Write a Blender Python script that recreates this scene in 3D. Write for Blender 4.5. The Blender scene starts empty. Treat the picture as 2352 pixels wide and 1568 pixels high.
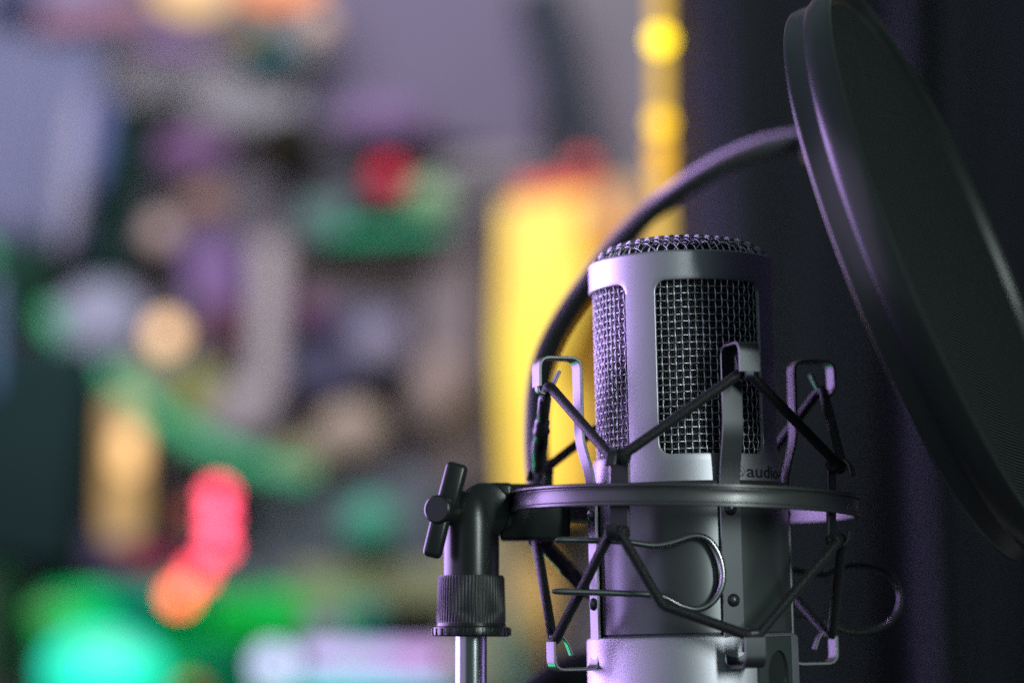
import bpy, bmesh, math, random
from mathutils import Vector, Matrix
random.seed(7)
R = math.radians
C = bpy.context.scene.collection
scene = bpy.context.scene

# ------------------------------------------------------------------ camera
PITCH = math.atan(696 / 5553.0)
CAMZ = 1.10
FPX = 5553.0                      # focal length in picture units (picture 2352 wide)
cam = bpy.data.cameras.new('camera')
cam_o = bpy.data.objects.new('camera', cam); C.objects.link(cam_o)
cam_o.location = (0, 0, CAMZ); cam_o.rotation_euler = (math.pi / 2 + PITCH, 0, 0)
cam.sensor_width = 36; cam.lens = 85
cam.clip_start = 0.02; cam.clip_end = 60
cam.dof.use_dof = True; cam.dof.focus_distance = 0.650; cam.dof.aperture_fstop = 4.5
scene.camera = cam_o
scene.view_settings.view_transform = 'Standard'
scene.view_settings.look = 'None'
scene.view_settings.exposure = 0; scene.view_settings.gamma = 1
scene.view_settings.use_curve_mapping = False
scene.render.engine = 'CYCLES'
scene.cycles.use_denoising = False
scene.cycles.use_adaptive_sampling = False
scene.cycles.max_bounces = 6
scene.cycles.sample_clamp_indirect = 4
scene.cycles.caustics_reflective = False; scene.cycles.caustics_refractive = False

# ------------------------------------------------------------------ faint teal ambient, added to lift the blacks
world = bpy.data.worlds.new('World'); scene.world = world; world.use_nodes = True
bg = world.node_tree.nodes['Background']
bg.inputs[0].default_value = (0.62, 1.0, 0.92, 1); bg.inputs[1].default_value = 0.155

def area(name, loc, target, sx, sy, power, color, spread=180):
    l = bpy.data.lights.new(name, 'AREA'); l.shape = 'RECTANGLE'; l.size = sx; l.size_y = sy
    l.energy = power; l.color = color; l.spread = R(spread)
    o = bpy.data.objects.new(name, l); C.objects.link(o); o.location = loc
    d = Vector(target) - Vector(loc)
    o.rotation_euler = d.to_track_quat('-Z', 'Y').to_euler()
    return o
MT = (0.047, 0.67, 1.16)
area('purple_lamp', (-0.76, 1.08, 1.26), MT, 0.95, 0.74, 11.5, (0.62, 0.41, 1.0), 110)
_sp = bpy.data.lights.new('purple_spot', 'SPOT'); _sp.energy = 170.0; _sp.color = (0.66, 0.42, 1.0)
_sp.spot_size = R(12); _sp.spot_blend = 0.6; _sp.shadow_soft_size = 0.05
_so = bpy.data.objects.new('purple_spot', _sp); C.objects.link(_so); _so.location = (-0.35, 0.95, 1.85)
_so.rotation_euler = (Vector((0.090, 0.80, 1.265)) - Vector(_so.location)).to_track_quat('-Z', 'Y').to_euler()
area('lavender_fill', (-0.85, 0.15, 1.35), MT, 0.8, 1.0, 0.8, (0.74, 0.62, 1.0), 110)
area('white_lamp', (0.482, -0.111, 1.375), MT, 0.045, 0.42, 0.92, (0.86, 1.0, 0.97), 70)
area('orange_lamp', (0.75, 1.05, 1.62), (0.1, 0.68, 1.2), 0.1, 0.1, 0.15, (1.0, 0.45, 0.1))
area('green_lamp', (-0.42, 1.35, 0.86), (0.09, 0.67, 1.16), 0.12, 0.12, 0.5, (0.02, 1.0, 0.35))
area('room_fill', (-0.25, 1.75, 2.30), (-0.15, 3.05, 1.25), 1.5, 0.9, 50.0, (1.0, 0.97, 1.0), 140)  # unseen light added to give the background even light

# ------------------------------------------------------------------ picture -> place
_up = Vector((0, -math.sin(PITCH), math.cos(PITCH))); _fw = Vector((0, math.cos(PITCH), math.sin(PITCH)))
def ray(px, py):
    return Vector((px - 1176, 0, 0)) + _up * (784 - py) + _fw * FPX
def W(px, py, Y):
    d = ray(px, py); return Vector((0, 0, CAMZ)) + d * (Y / d.y)
Y0 = 0.67
K = 0.67 / FPX                    # metres per picture unit at the microphone
RC = W(1573.5, 1160, Y0)          # ring centre
MC = W(1580, 1160, Y0)            # microphone axis at ring level
def L(px, py, yo, c=None):        # local picture-unit coordinates about a centre
    c = c or MC
    p = W(px, py, Y0 + yo * K) - c
    return p / K

# ------------------------------------------------------------------ materials
def s2l(c):
    return tuple(((v / 255) / 12.92 if v / 255 <= 0.04045 else (((v / 255) + 0.055) / 1.055) ** 2.4) for v in c)
def mat(name, col, rough=0.5, metal=0.0, spec=0.5, noise=None, bump=None, var=0.0, coat=0.0, sheen=0.0, aniso=0.0):
    m = bpy.data.materials.new(name); m.use_nodes = True
    nt = m.node_tree; b = nt.nodes['Principled BSDF']
    b.inputs['Base Color'].default_value = (*col, 1); b.inputs['Roughness'].default_value = rough
    b.inputs['Metallic'].default_value = metal; b.inputs['Specular IOR Level'].default_value = spec
    b.inputs['Coat Weight'].default_value = coat; b.inputs['Coat Roughness'].default_value = 0.2
    b.inputs['Sheen Weight'].default_value = sheen
    b.inputs['Anisotropic'].default_value = aniso
    if noise:
        tc = nt.nodes.new('ShaderNodeTexCoord'); n = nt.nodes.new('ShaderNodeTexNoise')
        n.inputs['Scale'].default_value = noise; n.inputs['Detail'].default_value = 5
        nt.links.new(tc.outputs['Object'], n.inputs['Vector'])
        if var:
            mx = nt.nodes.new('ShaderNodeMix'); mx.data_type = 'RGBA'
            mx.inputs[6].default_value = (*[c * (1 - var) for c in col], 1)
            mx.inputs[7].default_value = (*[min(1, c * (1 + var)) for c in col], 1)
            nt.links.new(n.outputs['Fac'], mx.inputs[0]); nt.links.new(mx.outputs[2], b.inputs['Base Color'])
            mr = nt.nodes.new('ShaderNodeMapRange'); mr.inputs[3].default_value = max(0, rough - var * 0.3); mr.inputs[4].default_value = min(1, rough + var * 0.3)
            nt.links.new(n.outputs['Fac'], mr.inputs[0]); nt.links.new(mr.outputs[0], b.inputs['Roughness'])
        if bump:
            bp = nt.nodes.new('ShaderNodeBump'); bp.inputs['Strength'].default_value = bump[0]; bp.inputs['Distance'].default_value = bump[1]
            nt.links.new(n.outputs['Fac'], bp.inputs['Height']); nt.links.new(bp.outputs[0], b.inputs['Normal'])
    return m
def emat(name, col, strength):
    m = bpy.data.materials.new(name); m.use_nodes = True
    b = m.node_tree.nodes['Principled BSDF']
    b.inputs['Base Color'].default_value = (0.02, 0.02, 0.02, 1)
    b.inputs['Emission Color'].default_value = (*col, 1); b.inputs['Emission Strength'].default_value = strength
    return m
M_silver = mat('satin_silver', (0.38, 0.37, 0.41), 0.48, 0.85, 0.5, 5000, (0.35, 0.00006), 0.16)
M_wire = mat('steel_wire', (0.38, 0.38, 0.40), 0.38, 0.95, 0.5, 3000, None, 0.15)
M_fine = mat('fine_wire', (0.26, 0.26, 0.28), 0.35, 1.0)
M_inside = mat('dark_inside', (0.012, 0.014, 0.014), 0.9, 0.0, 0.1)
M_ink = mat('black_ink', (0.01, 0.01, 0.012), 0.6)
M_sleeve = mat('dark_satin_metal', (0.10, 0.105, 0.11), 0.34, 0.8, 0.5, 5000, (0.08, 0.00004), 0.12)
M_strip = mat('black_coated_steel', (0.062, 0.064, 0.070), 0.40, 0.8, 0.5, 6000, (0.15, 0.00003), 0.2, coat=0.25)
M_edge = mat('edge_highlight_steel', (0.45, 0.46, 0.46), 0.35, 1.0)  # brighter metal on the strip bevels, standing in for edge highlights
M_lever = mat('dark_wire', (0.30, 0.30, 0.31), 0.30, 1.0, 0.5)
M_ring = mat('ring_plastic', (0.024, 0.026, 0.027), 0.38, 0.0, 0.7, 7000, (0.2, 0.00004), 0.2, coat=0.2)
M_black = mat('black_plastic', (0.012, 0.014, 0.014), 0.29, 0.0, 0.35, 4000, (0.25, 0.00006), 0.2)
M_chrome = mat('chrome', (0.28, 0.28, 0.30), 0.22, 1.0, 0.5, 1500, None, 0.05)
M_hoop = mat('hoop_plastic', (0.009, 0.011, 0.011), 0.30, 0.0, 0.5, 3000, (0.1, 0.00004), 0.2, coat=0.15)
M_rubber = mat('matte_rubber', (0.014, 0.015, 0.016), 0.5, 0.0, 0.4, 4000, (0.3, 0.00005), 0.2)
M_neck = mat('gooseneck_sleeve', (0.055, 0.055, 0.057), 0.55, 0.0, 0.22, 3000, (0.1, 0.0001), 0.1)

def rope_mat():
    m = mat('braided_elastic', (0.010, 0.011, 0.012), 0.5, 0.0, 0.2)
    nt = m.node_tree; b = nt.nodes['Principled BSDF']
    tc = nt.nodes.new('ShaderNodeTexCoord')
    v = nt.nodes.new('ShaderNodeTexVoronoi'); v.inputs['Scale'].default_value = 2600
    nt.links.new(tc.outputs['Object'], v.inputs['Vector'])
    bp = nt.nodes.new('ShaderNodeBump'); bp.inputs['Strength'].default_value = 0.8; bp.inputs['Distance'].default_value = 0.00016
    nt.links.new(v.outputs['Distance'], bp.inputs['Height']); nt.links.new(bp.outputs[0], b.inputs['Normal'])
    b.inputs['Sheen Weight'].default_value = 0.04
    mr = nt.nodes.new('ShaderNodeMix'); mr.data_type = 'RGBA'; mr.inputs[6].default_value = (0.016, 0.016, 0.018, 1); mr.inputs[7].default_value = (0.004, 0.005, 0.005, 1)
    nt.links.new(v.outputs['Distance'], mr.inputs[0]); nt.links.new(mr.outputs[2], b.inputs['Base Color'])
    return m
M_rope = rope_mat()

# ------------------------------------------------------------------ mesh builder (coordinates in picture units times sc)
class MB:
    def __init__(s): s.v = []; s.f = []; s.mi = []
    def add(s, vs, fs, mi=0):
        n = len(s.v); s.v += [tuple(v) for v in vs]; s.f += [tuple(i + n for i in f) for f in fs]; s.mi += [mi] * len(fs)
    def build(s, name, mats, parent=None, sc=1.0, smooth=35, merge=False):
        me = bpy.data.meshes.new(name)
        me.from_pydata([(x * sc, y * sc, z * sc) for x, y, z in s.v], [], s.f)
        if not isinstance(mats, (list, tuple)): mats = [mats]
        for m in mats: me.materials.append(m)
        if len(mats) > 1: me.polygons.foreach_set('material_index', s.mi)
        bm = bmesh.new(); bm.from_mesh(me)
        if merge: bmesh.ops.remove_doubles(bm, verts=bm.verts, dist=0.02 * sc)
        bmesh.ops.recalc_face_normals(bm, faces=bm.faces)
        bm.to_mesh(me); bm.free()
        if smooth:
            me.shade_smooth(); me.set_sharp_from_angle(angle=R(smooth))
        me.update()
        o = bpy.data.objects.new(name, me); C.objects.link(o)
        if parent: o.parent = parent
        return o
    def tube(s, pts, rad, sides=10, closed=False, caps=True, mi=0):
        pts = [Vector(p) for p in pts]; n = len(pts)
        rads = rad if isinstance(rad, (list, tuple)) else [rad] * n
        T = []
        for i in range(n):
            a = pts[(i - 1) % n] if (closed or i > 0) else pts[i]; b = pts[(i + 1) % n] if (closed or i < n - 1) else pts[i]
            T.append((b - a).normalized())
        ref = Vector((0, 0, 1)) if abs(T[0].z) < 0.9 else Vector((1, 0, 0))
        N = (ref - T[0] * ref.dot(T[0])).normalized(); vs = []
        for i in range(n):
            N = (N - T[i] * N.dot(T[i])).normalized(); B = T[i].cross(N)
            for k in range(sides):
                a = 2 * math.pi * k / sides
                vs.append(pts[i] + (N * math.cos(a) + B * math.sin(a)) * rads[i])
        fs = []
        for i in range(n if closed else n - 1):
            for k in range(sides):
                a = i * sides + k; b = i * sides + (k + 1) % sides; c = ((i + 1) % n) * sides
                fs.append((a, b, c + (k + 1) % sides, c + k))
        if not closed and caps:
            fs.append(tuple(range(sides))); fs.append(tuple((n - 1) * sides + k for k in range(sides)))
        s.add(vs, fs, mi)
    def lathe(s, prof, segs=96, mtx=None, closed_prof=False, mi=0):
        vs = []; fs = []; n = len(prof); mtx = mtx or Matrix.Identity(4)
        for i in range(segs):
            a = 2 * math.pi * i / segs
            for r, z in prof: vs.append(mtx @ Vector((r * math.cos(a), r * math.sin(a), z)))
        for i in range(segs):
            j = (i + 1) % segs
            for k in range(n if closed_prof else n - 1):
                l = (k + 1) % n
                if abs(prof[k][0]) < 1e-6 and abs(prof[l][0]) < 1e-6: continue
                fs.append((i * n + k, j * n + k, j * n + l, i * n + l))
        s.add(vs, fs, mi)
    def box(s, c, h, mtx=None, bev=0.0, mi=0):
        """box with chamfered edges: centre c, half sizes h"""
        bm = bmesh.new(); bmesh.ops.create_cube(bm, size=2)
        for v in bm.verts: v.co = Vector((v.co.x * h[0], v.co.y * h[1], v.co.z * h[2]))
        if bev: bmesh.ops.bevel(bm, geom=list(bm.edges), offset=bev, segments=3, profile=0.5, affect='EDGES')
        bm.verts.index_update()
        mtx = mtx or Matrix.Identity(4)
        vs = [mtx @ v.co + Vector(c) for v in bm.verts]; fs = [tuple(v.index for v in f.verts) for f in bm.faces]
        bm.free(); s.add(vs, fs, mi)
    def ball(s, c, h, mtx=None, mi=0, seg=24):
        bm = bmesh.new(); bmesh.ops.create_uvsphere(bm, u_segments=seg, v_segments=seg // 2, radius=1)
        bm.verts.index_update(); mtx = mtx or Matrix.Identity(4)
        vs = [mtx @ Vector((v.co.x * h[0], v.co.y * h[1], v.co.z * h[2])) + Vector(c) for v in bm.verts]
        fs = [tuple(v.index for v in f.verts) for f in bm.faces]; bm.free(); s.add(vs, fs, mi)

def rounded(pts, rad, closed=False, n=5):
    pts = [Vector(p) for p in pts]; out = []; N = len(pts)
    for i in range(N):
        if not closed and i in (0, N - 1): out.append(pts[i]); continue
        a, p, b = pts[(i - 1) % N], pts[i], pts[(i + 1) % N]
        r = min(rad, (a - p).length * 0.45, (b - p).length * 0.45)
        A = p + (a - p).normalized() * r; B = p + (b - p).normalized() * r
        for k in range(n + 1):
            t = k / n; out.append(A * (1 - t) ** 2 + p * 2 * t * (1 - t) + B * t * t)
    return out
def spline(pts, n=6):
    pts = [Vector(p) for p in pts]; out = []
    for i in range(len(pts) - 1):
        p0 = pts[max(i - 1, 0)]; p1 = pts[i]; p2 = pts[i + 1]; p3 = pts[min(i + 2, len(pts) - 1)]
        for k in range(n):
            t = k / n
            out.append(0.5 * ((2 * p1) + (p2 - p0) * t + (2 * p0 - 5 * p1 + 4 * p2 - p3) * t * t + (3 * p1 - p0 - 3 * p2 + p3) * t ** 3))
    out.append(pts[-1]); return out
def pol(r, deg, z): return Vector((r * math.sin(R(deg)), -r * math.cos(R(deg)), z))
def empty(name, loc, rot=(0, 0, 0)):
    o = bpy.data.objects.new(name, None); C.objects.link(o); o.location = loc; o.rotation_euler = rot; o.empty_display_size = 0.02
    return o
def tag(o, label=None, cat=None, group=None, kind=None):
    if label: o['label'] = label
    if cat: o['category'] = cat
    if group: o['group'] = group
    if kind: o['kind'] = kind
    return o

# ------------------------------------------------------------------ setting: wall, floor, dark curtain
def sheet(name, pts, m, kind='structure'):
    b = MB(); b.add(pts, [tuple(range(len(pts)))]); o = b.build(name, m, smooth=0); o['kind'] = kind; return o
WY = 3.05
M_wall = mat('wall_paint', s2l((84, 80, 88)), 0.9, 0, 0.0, 6, (0.2, 0.002), 0.12)
M_floor = mat('floor_paint', (0.10, 0.10, 0.10), 0.7, 0, 0.4, 20, None, 0.2)
sheet('back_wall', [(-3, WY, 0), (3, WY, 0), (3, WY, 3), (-3, WY, 3)], M_wall)
sheet('floor', [(-3, -2, 0), (3, -2, 0), (3, WY, 0), (-3, WY, 0)], M_floor)

def curtain(name, x0, x1, Y, prof, z0, z1, m, th=0.002, nx=260, nz=24, drift=0.004):
    """hanging cloth; prof(x in picture units) -> metres towards the camera"""
    b = MB(); vs = []; fs = []
    for j in range(nz + 1):
        t = j / nz; z = z0 + (z1 - z0) * t
        for i in range(nx + 1):
            px = x0 + (x1 - x0) * i / nx
            base = W(px, 1000, Y)
            dx = drift * math.sin(px * 0.013 + t * 3)
            vs.append((base.x + dx, Y - prof(px) * max(0.2, 1.9 - 2.4 * t), z))
    for j in range(nz):
        for i in range(nx):
            a = j * (nx + 1) + i; fs.append((a, a + 1, a + nx + 2, a + nx + 1))
    b.add(vs, fs); o = b.build(name, m, smooth=80)
    sol = o.modifiers.new('cloth_thickness', 'SOLIDIFY'); sol.thickness = th; sol.offset = -1
    return o
M_dark = mat('dark_cloth', (0.066, 0.064, 0.084), 0.85, 0, 0.1, 300, (0.3, 0.0005), 0.25)
def bumpf(x, c, w, h): return h * math.exp(-((x - c) / w) ** 2)
def dprof(x):
    v = 0.0
    v -= max(0.0, x - 1760) * 0.00018
    v += bumpf(x, 1680, 80, 0.055)
    v += bumpf(x, 2100, 34, 0.105)
    v += bumpf(x, 2204, 22, 0.055)
    v += bumpf(x, 2450, 60, 0.05) + bumpf(x, 2700, 60, 0.05)
    v += 0.003 * math.sin(x * 0.09) + 0.005 * math.sin(x * 0.051 + 1) + 0.0015 * math.sin(x * 0.23)
    return v
dc = curtain('dark_curtain', 1535, 3100, 1.47, dprof, 0.55, 2.1, M_dark)
tag(dc, 'dark charcoal curtain hanging in vertical folds behind the microphone', 'curtain')

# ------------------------------------------------------------------ microphone
LEAN = R(-1.2)
mic = empty('microphone', MC, (0, LEAN, 0))
tag(mic, 'silver side-address studio microphone with woven wire grille held in the shock mount', 'microphone')
RM = 215.0
def zf(y, yo): return L(1580, y, yo).z
Z_ct = zf(572, -RM); Z_wt = zf(640, -RM); Z_wb = zf(1040, -RM); Z_bb = 20.0
# shell with four rounded windows
def shell():
    b = MB(); cz = (Z_wt + Z_wb) / 2; hz = (Z_wt - Z_wb) / 2; zt = Z_ct - 6; zb = Z_bb
    hw = 35.0 * math.pi / 180 * RM; ow = math.pi / 4 * RM; rc = 26.0
    hole = []; outer = []
    def addp(x, z, ox, oz): hole.append((x, z)); outer.append((ox, oz))
    NT = 30
    def corner(cx, cz_, a0):
        for k in range(1, 12):
            a = a0 + (math.pi / 2) * k / 12
            yield cx + rc * math.cos(a), cz_ + rc * math.sin(a), k
    def put(seq):
        for it in seq: addp(*it)
    # start right side going up
    for k in range(9):
        z = -(hz - rc) + 2 * (hz - rc) * k / 8
        addp(hw, cz + z, ow, cz + z)
    for x, z, k in corner(hw - rc, cz + hz - rc, 0):
        if k < 6: ox, oz = ow, (cz + hz - rc) + (zt - (cz + hz - rc)) * k / 6
        else: ox, oz = ow - (ow - (hw - rc)) * (k - 6) / 6, zt
        addp(x, z, ox, oz)
    for k in range(NT + 1):
        x = (hw - rc) * (1 - 2 * k / NT); addp(x, cz + hz, x, zt)
    for x, z, k in corner(-(hw - rc), cz + hz - rc, math.pi / 2):
        if k <= 6: ox, oz = -(hw - rc) - (ow - (hw - rc)) * k / 6, zt
        else: ox, oz = -ow, zt + ((cz + hz - rc) - zt) * (k - 6) / 6
        addp(x, z, ox, oz)
    for k in range(9):
        z = (hz - rc) - 2 * (hz - rc) * k / 8
        addp(-hw, cz + z, -ow, cz + z)
    for x, z, k in corner(-(hw - rc), cz - hz + rc, math.pi):
        if k < 6: ox, oz = -ow, (cz - hz + rc) + (zb - (cz - hz + rc)) * k / 6
        else: ox, oz = -ow + (ow - (hw - rc)) * (k - 6) / 6, zb
        addp(x, z, ox, oz)
    for k in range(NT + 1):
        x = -(hw - rc) * (1 - 2 * k / NT); addp(x, cz - hz, x, zb)
    for x, z, k in corner(hw - rc, cz - hz + rc, 1.5 * math.pi):
        if k <= 6: ox, oz = (hw - rc) + (ow - (hw - rc)) * k / 6, zb
        else: ox, oz = ow, zb + ((cz - hz + rc) - zb) * (k - 6) / 6
        addp(x, z, ox, oz)
    n = len(hole)
    for wdeg in (14.6, 104.6, 194.6, 284.6):
        th0 = R(wdeg)
        def P(x, z, r):
            a = th0 + x / RM; return (r * math.sin(a), -r * math.cos(a), z)
        loops = []
        for t in (0, 0.2, 0.4, 0.6, 0.8, 0.96):
            loops.append([P(outer[i][0] * (1 - t) + hole[i][0] * t, outer[i][1] * (1 - t) + hole[i][1] * t, RM) for i in range(n)])
        loops.append([P(hole[i][0], hole[i][1], RM - 1.3) for i in range(n)])
        loops.append([P(hole[i][0], hole[i][1], RM - 9) for i in range(n)])
        loops.append([P(outer[i][0], outer[i][1], RM - 9) for i in range(n)])
        vs = [p for l in loops for p in l]; fs = []
        for j in range(len(loops) - 1):
            for i in range(n):
                k = (i + 1) % n; fs.append((j * n + i, j * n + k, (j + 1) * n + k, (j + 1) * n + i))
        b.add(vs, fs)
    b.lathe([(RM, zt), (RM - 0.5, zt + 2), (RM - 2, zt + 4.5), (RM - 5, zt + 6), (RM - 9, zt + 6), (RM - 11, zt + 4), (RM - 12, zt - 10)], 192)
    return b
shell().build('grille_frame', M_silver, mic, K, 40, merge=True)
# lower body, below the mount sleeve
b = MB()
zl = zf(1457, -235)
b.lathe([(222, zl + 90), (222, zl + 2), (230, zl - 1), (237, zl - 4), (240, zl - 10), (241, zl - 300), (236, zl - 312), (120, zl - 330), (100, zl - 332), (100, zl - 420), (0, zl - 420)], 160)
b.build('body', M_silver, mic, K, 30)
# woven grille
def wire_tube(b, pts, rad, sides=6, closed=False): b.tube(pts, rad, sides, closed, caps=False)
PITCHW = 15.8
def woven():
    b = MB(); rg = 203.0; nv = 82; zlo = Z_wb - 20; zhi = Z_wt + 22
    nh = int((zhi - zlo) / PITCHW)
    for i in range(nv):
        a = 360.0 * i / nv + 1.2 * random.uniform(-.15, .15); pts = []
        for j in range(nh * 4 + 1):
            z = zlo + j * PITCHW / 4
            o = 1.9 * math.cos(math.pi * (z - zlo) / PITCHW + math.pi * (i % 2))
            tw = 0.12 * math.sin(math.pi * (z - zlo) / PITCHW)
            pts.append(pol(rg + o, a + tw * (1 if i % 2 else -1), z))
        wire_tube(b, pts, 2.0, 6)
    for j in range(nh + 1):
        z = zlo + j * PITCHW; pts = []; N = nv * 4
        for k in range(N):
            a = 360.0 * k / N; i = k / 4.0
            o = -1.9 * math.cos(math.pi * i + math.pi * (j % 2))
            pts.append(pol(rg + o, a, z + 0.5 * math.sin(k * .37)))
        wire_tube(b, pts, 1.9, 6, True)
    return b
o = woven().build('wire_mesh', M_wire, mic, K, 80); o['kind'] = 'stuff'
b = MB(); rf = 194.0
for i in range(240):
    a = 1.5 * i; b.tube([pol(rf, a, Z_wb - 15), pol(rf, a, Z_wt + 15)], 0.75, 4, caps=False)
z = Z_wb - 15
while z < Z_wt + 15:
    b.tube([pol(rf + 0.8, 3.0 * q, z) for q in range(120)], 0.7, 4, True); z += 5.2
o = b.build('inner_mesh', M_fine, mic, K, 80); o['kind'] = 'stuff'
# dome grille
def dome():
    b = MB(); RD = 203.0; H = 60.0; zb = Z_ct - 8
    def hgt(r):
        t = min(1.0, r / RD); return zb + H * max(0.0, 1 - t ** 3.2) ** 0.5
    rot = R(38)
    n = int(RD / PITCHW)
    for fam in (0, 1):
        for i in range(-n, n + 1):
            u = i * PITCHW + 3; 
            if abs(u) >= RD: continue
            half = math.sqrt(RD * RD - u * u); pts = []; N = max(8, int(2 * half / PITCHW * 4) + 14)
            for k in range(N + 1):
                # denser near the ends where the dome turns down
                v = half * math.sin((k / N - .5) * math.pi)
                r = math.hypot(u, v); off = 1.9 * math.cos(math.pi * (v / PITCHW) + math.pi * (i % 2)) * (1 if fam == 0 else -1)
                x, y = (u, v) if fam == 0 else (v, u)
                X = x * math.cos(rot) - y * math.sin(rot); Yy = x * math.sin(rot) + y * math.cos(rot)
                z = hgt(r); e = 0.0
                if r > 1:
                    d = (hgt(r + .5) - hgt(max(r - .5, 0))); nn = Vector((-d * X / r, -d * Yy / r, 1)).normalized()
                else: nn = Vector((0, 0, 1))
                pts.append(Vector((X, Yy, z)) + nn * off)
            wire_tube(b, pts, 1.95, 6)
    return b
o = dome().build('dome_mesh', M_wire, mic, K, 80); o['kind'] = 'stuff'
b = MB(); b.lathe([(186, Z_bb), (186, Z_ct - 10), (180, Z_ct + 4), (150, Z_ct + 24), (90, Z_ct + 33), (0, Z_ct + 35)], 96)
b.build('added_dark_liner', M_inside, mic, K, 40)  # opaque liner added to stop light passing through the grille
# printed name, bent round the body
def bent_text(txt, size, deg, z, name):
    cu = bpy.data.curves.new('lettering', 'FONT'); cu.body = txt; cu.size = size; cu.offset = 0.6; cu.resolution_u = 4
    to = bpy.data.objects.new('lettering_source', cu); C.objects.link(to)
    bpy.context.view_layer.update()
    me = bpy.data.meshes.new_from_object(to.evaluated_get(bpy.context.evaluated_depsgraph_get()))
    bpy.data.objects.remove(to); 
    bm = bmesh.new(); bm.from_mesh(me)
    bmesh.ops.subdivide_edges(bm, edges=[e for e in bm.edges if e.calc_length() > 4], cuts=1)
    bmesh.ops.triangulate(bm, faces=bm.faces)
    for v in bm.verts:
        p = pol(RM + 0.35, deg + math.degrees(v.co.x * 1.5 / RM), z + v.co.y); v.co = p * K
    bm.to_mesh(me); bm.free(); me.materials.append(M_ink)
    o = bpy.data.objects.new(name, me); C.objects.link(o); o.parent = mic
    return o
zt_ = zf(1097.5, -175)
bent_text('audio-technica', 39, 33.6, zt_, 'lettering')
b = MB(); pts = []
for k in range(64):
    a = 2 * math.pi * k / 64; rr = 13.5
    pts.append((a, rr))
vs = []; fs = []
cdeg = 28.6; 
for a, rr in pts:
    for q in (rr - 1.0, rr):
        vs.append(pol(RM + 0.4, cdeg + math.degrees(q * math.cos(a) / RM), zt_ + 12 + q * math.sin(a)))
for k in range(64):
    j = (k + 1) % 64; fs.append((2 * k, 2 * k + 1, 2 * j + 1, 2 * j))
b.add(vs, fs)
tri = [(-9, -8), (0, 11), (9, -8)]
for i in range(3):
    p, q = Vector(tri[i]), Vector(tri[(i + 1) % 3]); d = (q - p).normalized(); nrm = Vector((-d.y, d.x)) * 0.6
    quad = [p - nrm, q - nrm, q + nrm, p + nrm]
    b.add([pol(RM + 0.45, cdeg + math.degrees(w.x / RM), zt_ + 12 + w.y) for w in quad], [(0, 1, 2, 3)])
b.build('emblem', M_ink, mic, K, 0)
# side plate with oval recess on the lower body
def side_plate():
    b = MB(); a0, a1 = R(31.5), R(58.5); zt, zb = zl - 6, zl - 200; ro, ri = 249.0, 238.0
    ca = R(45.8); cz = zl - 92; ha, hz = R(8.2), 54.0; N = 48; hole = []; outr = []
    for k in range(N):
        t = 2 * math.pi * k / N; c, s_ = math.cos(t), math.sin(t)
        hole.append((ca + ha * c, cz + hz * s_))
        m_ = max(abs(c), abs(s_)); c2, s2 = c / m_, s_ / m_
        outr.append(((a1 if c2 > 0 else a0) * abs(c2) + (ca) * (1 - abs(c2)), (zt if s2 > 0 else zb) * abs(s2) + cz * (1 - abs(s2))))
    def P(a, z, r): return (r * math.sin(a), -r * math.cos(a), z)
    loops = [[P(a, z, ri) for a, z in outr], [P(a, z, ro - 2) for a, z in outr],
             [P(a + (ca - a) * .03, z + (cz - z) * .02, ro) for a, z in outr]]
    for t in (.35, .7, .97): loops.append([P(a * (1 - t) + h[0] * t, z * (1 - t) + h[1] * t, ro) for (a, z), h in zip(outr, hole)])
    loops.append([P(h[0], h[1], ro - 2) for h in hole]); loops.append([P(h[0], h[1], ri + 1.5) for h in hole])
    vs = [p for l in loops for p in l]; fs = []
    for j in range(len(loops) - 1):
        for i in range(N):
            k = (i + 1) % N; fs.append((j * N + i, j * N + k, (j + 1) * N + k, (j + 1) * N + i))
    b.add(vs, fs)
    return b
pl = side_plate().build('side_plate', M_sleeve, mic, K, 30)
b = MB(); vs = []; cxa = R(45.8)
for k in range(36):
    t = 2 * math.pi * k / 36; a = cxa + R(8.3) * math.cos(t); vs.append((243.5 * math.sin(a), -243.5 * math.cos(a), zl - 92 + 54 * math.sin(t)))
b.add(vs, [tuple(range(36))]); b.build('oval_recess', M_black, pl, K, 0)

# ------------------------------------------------------------------ shock mount
mount = empty('shock_mount', RC, (0, 0, 0))
tag(mount, 'black spider shock mount with elastic cord zigzagging round the silver microphone', 'shock mount')
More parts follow.
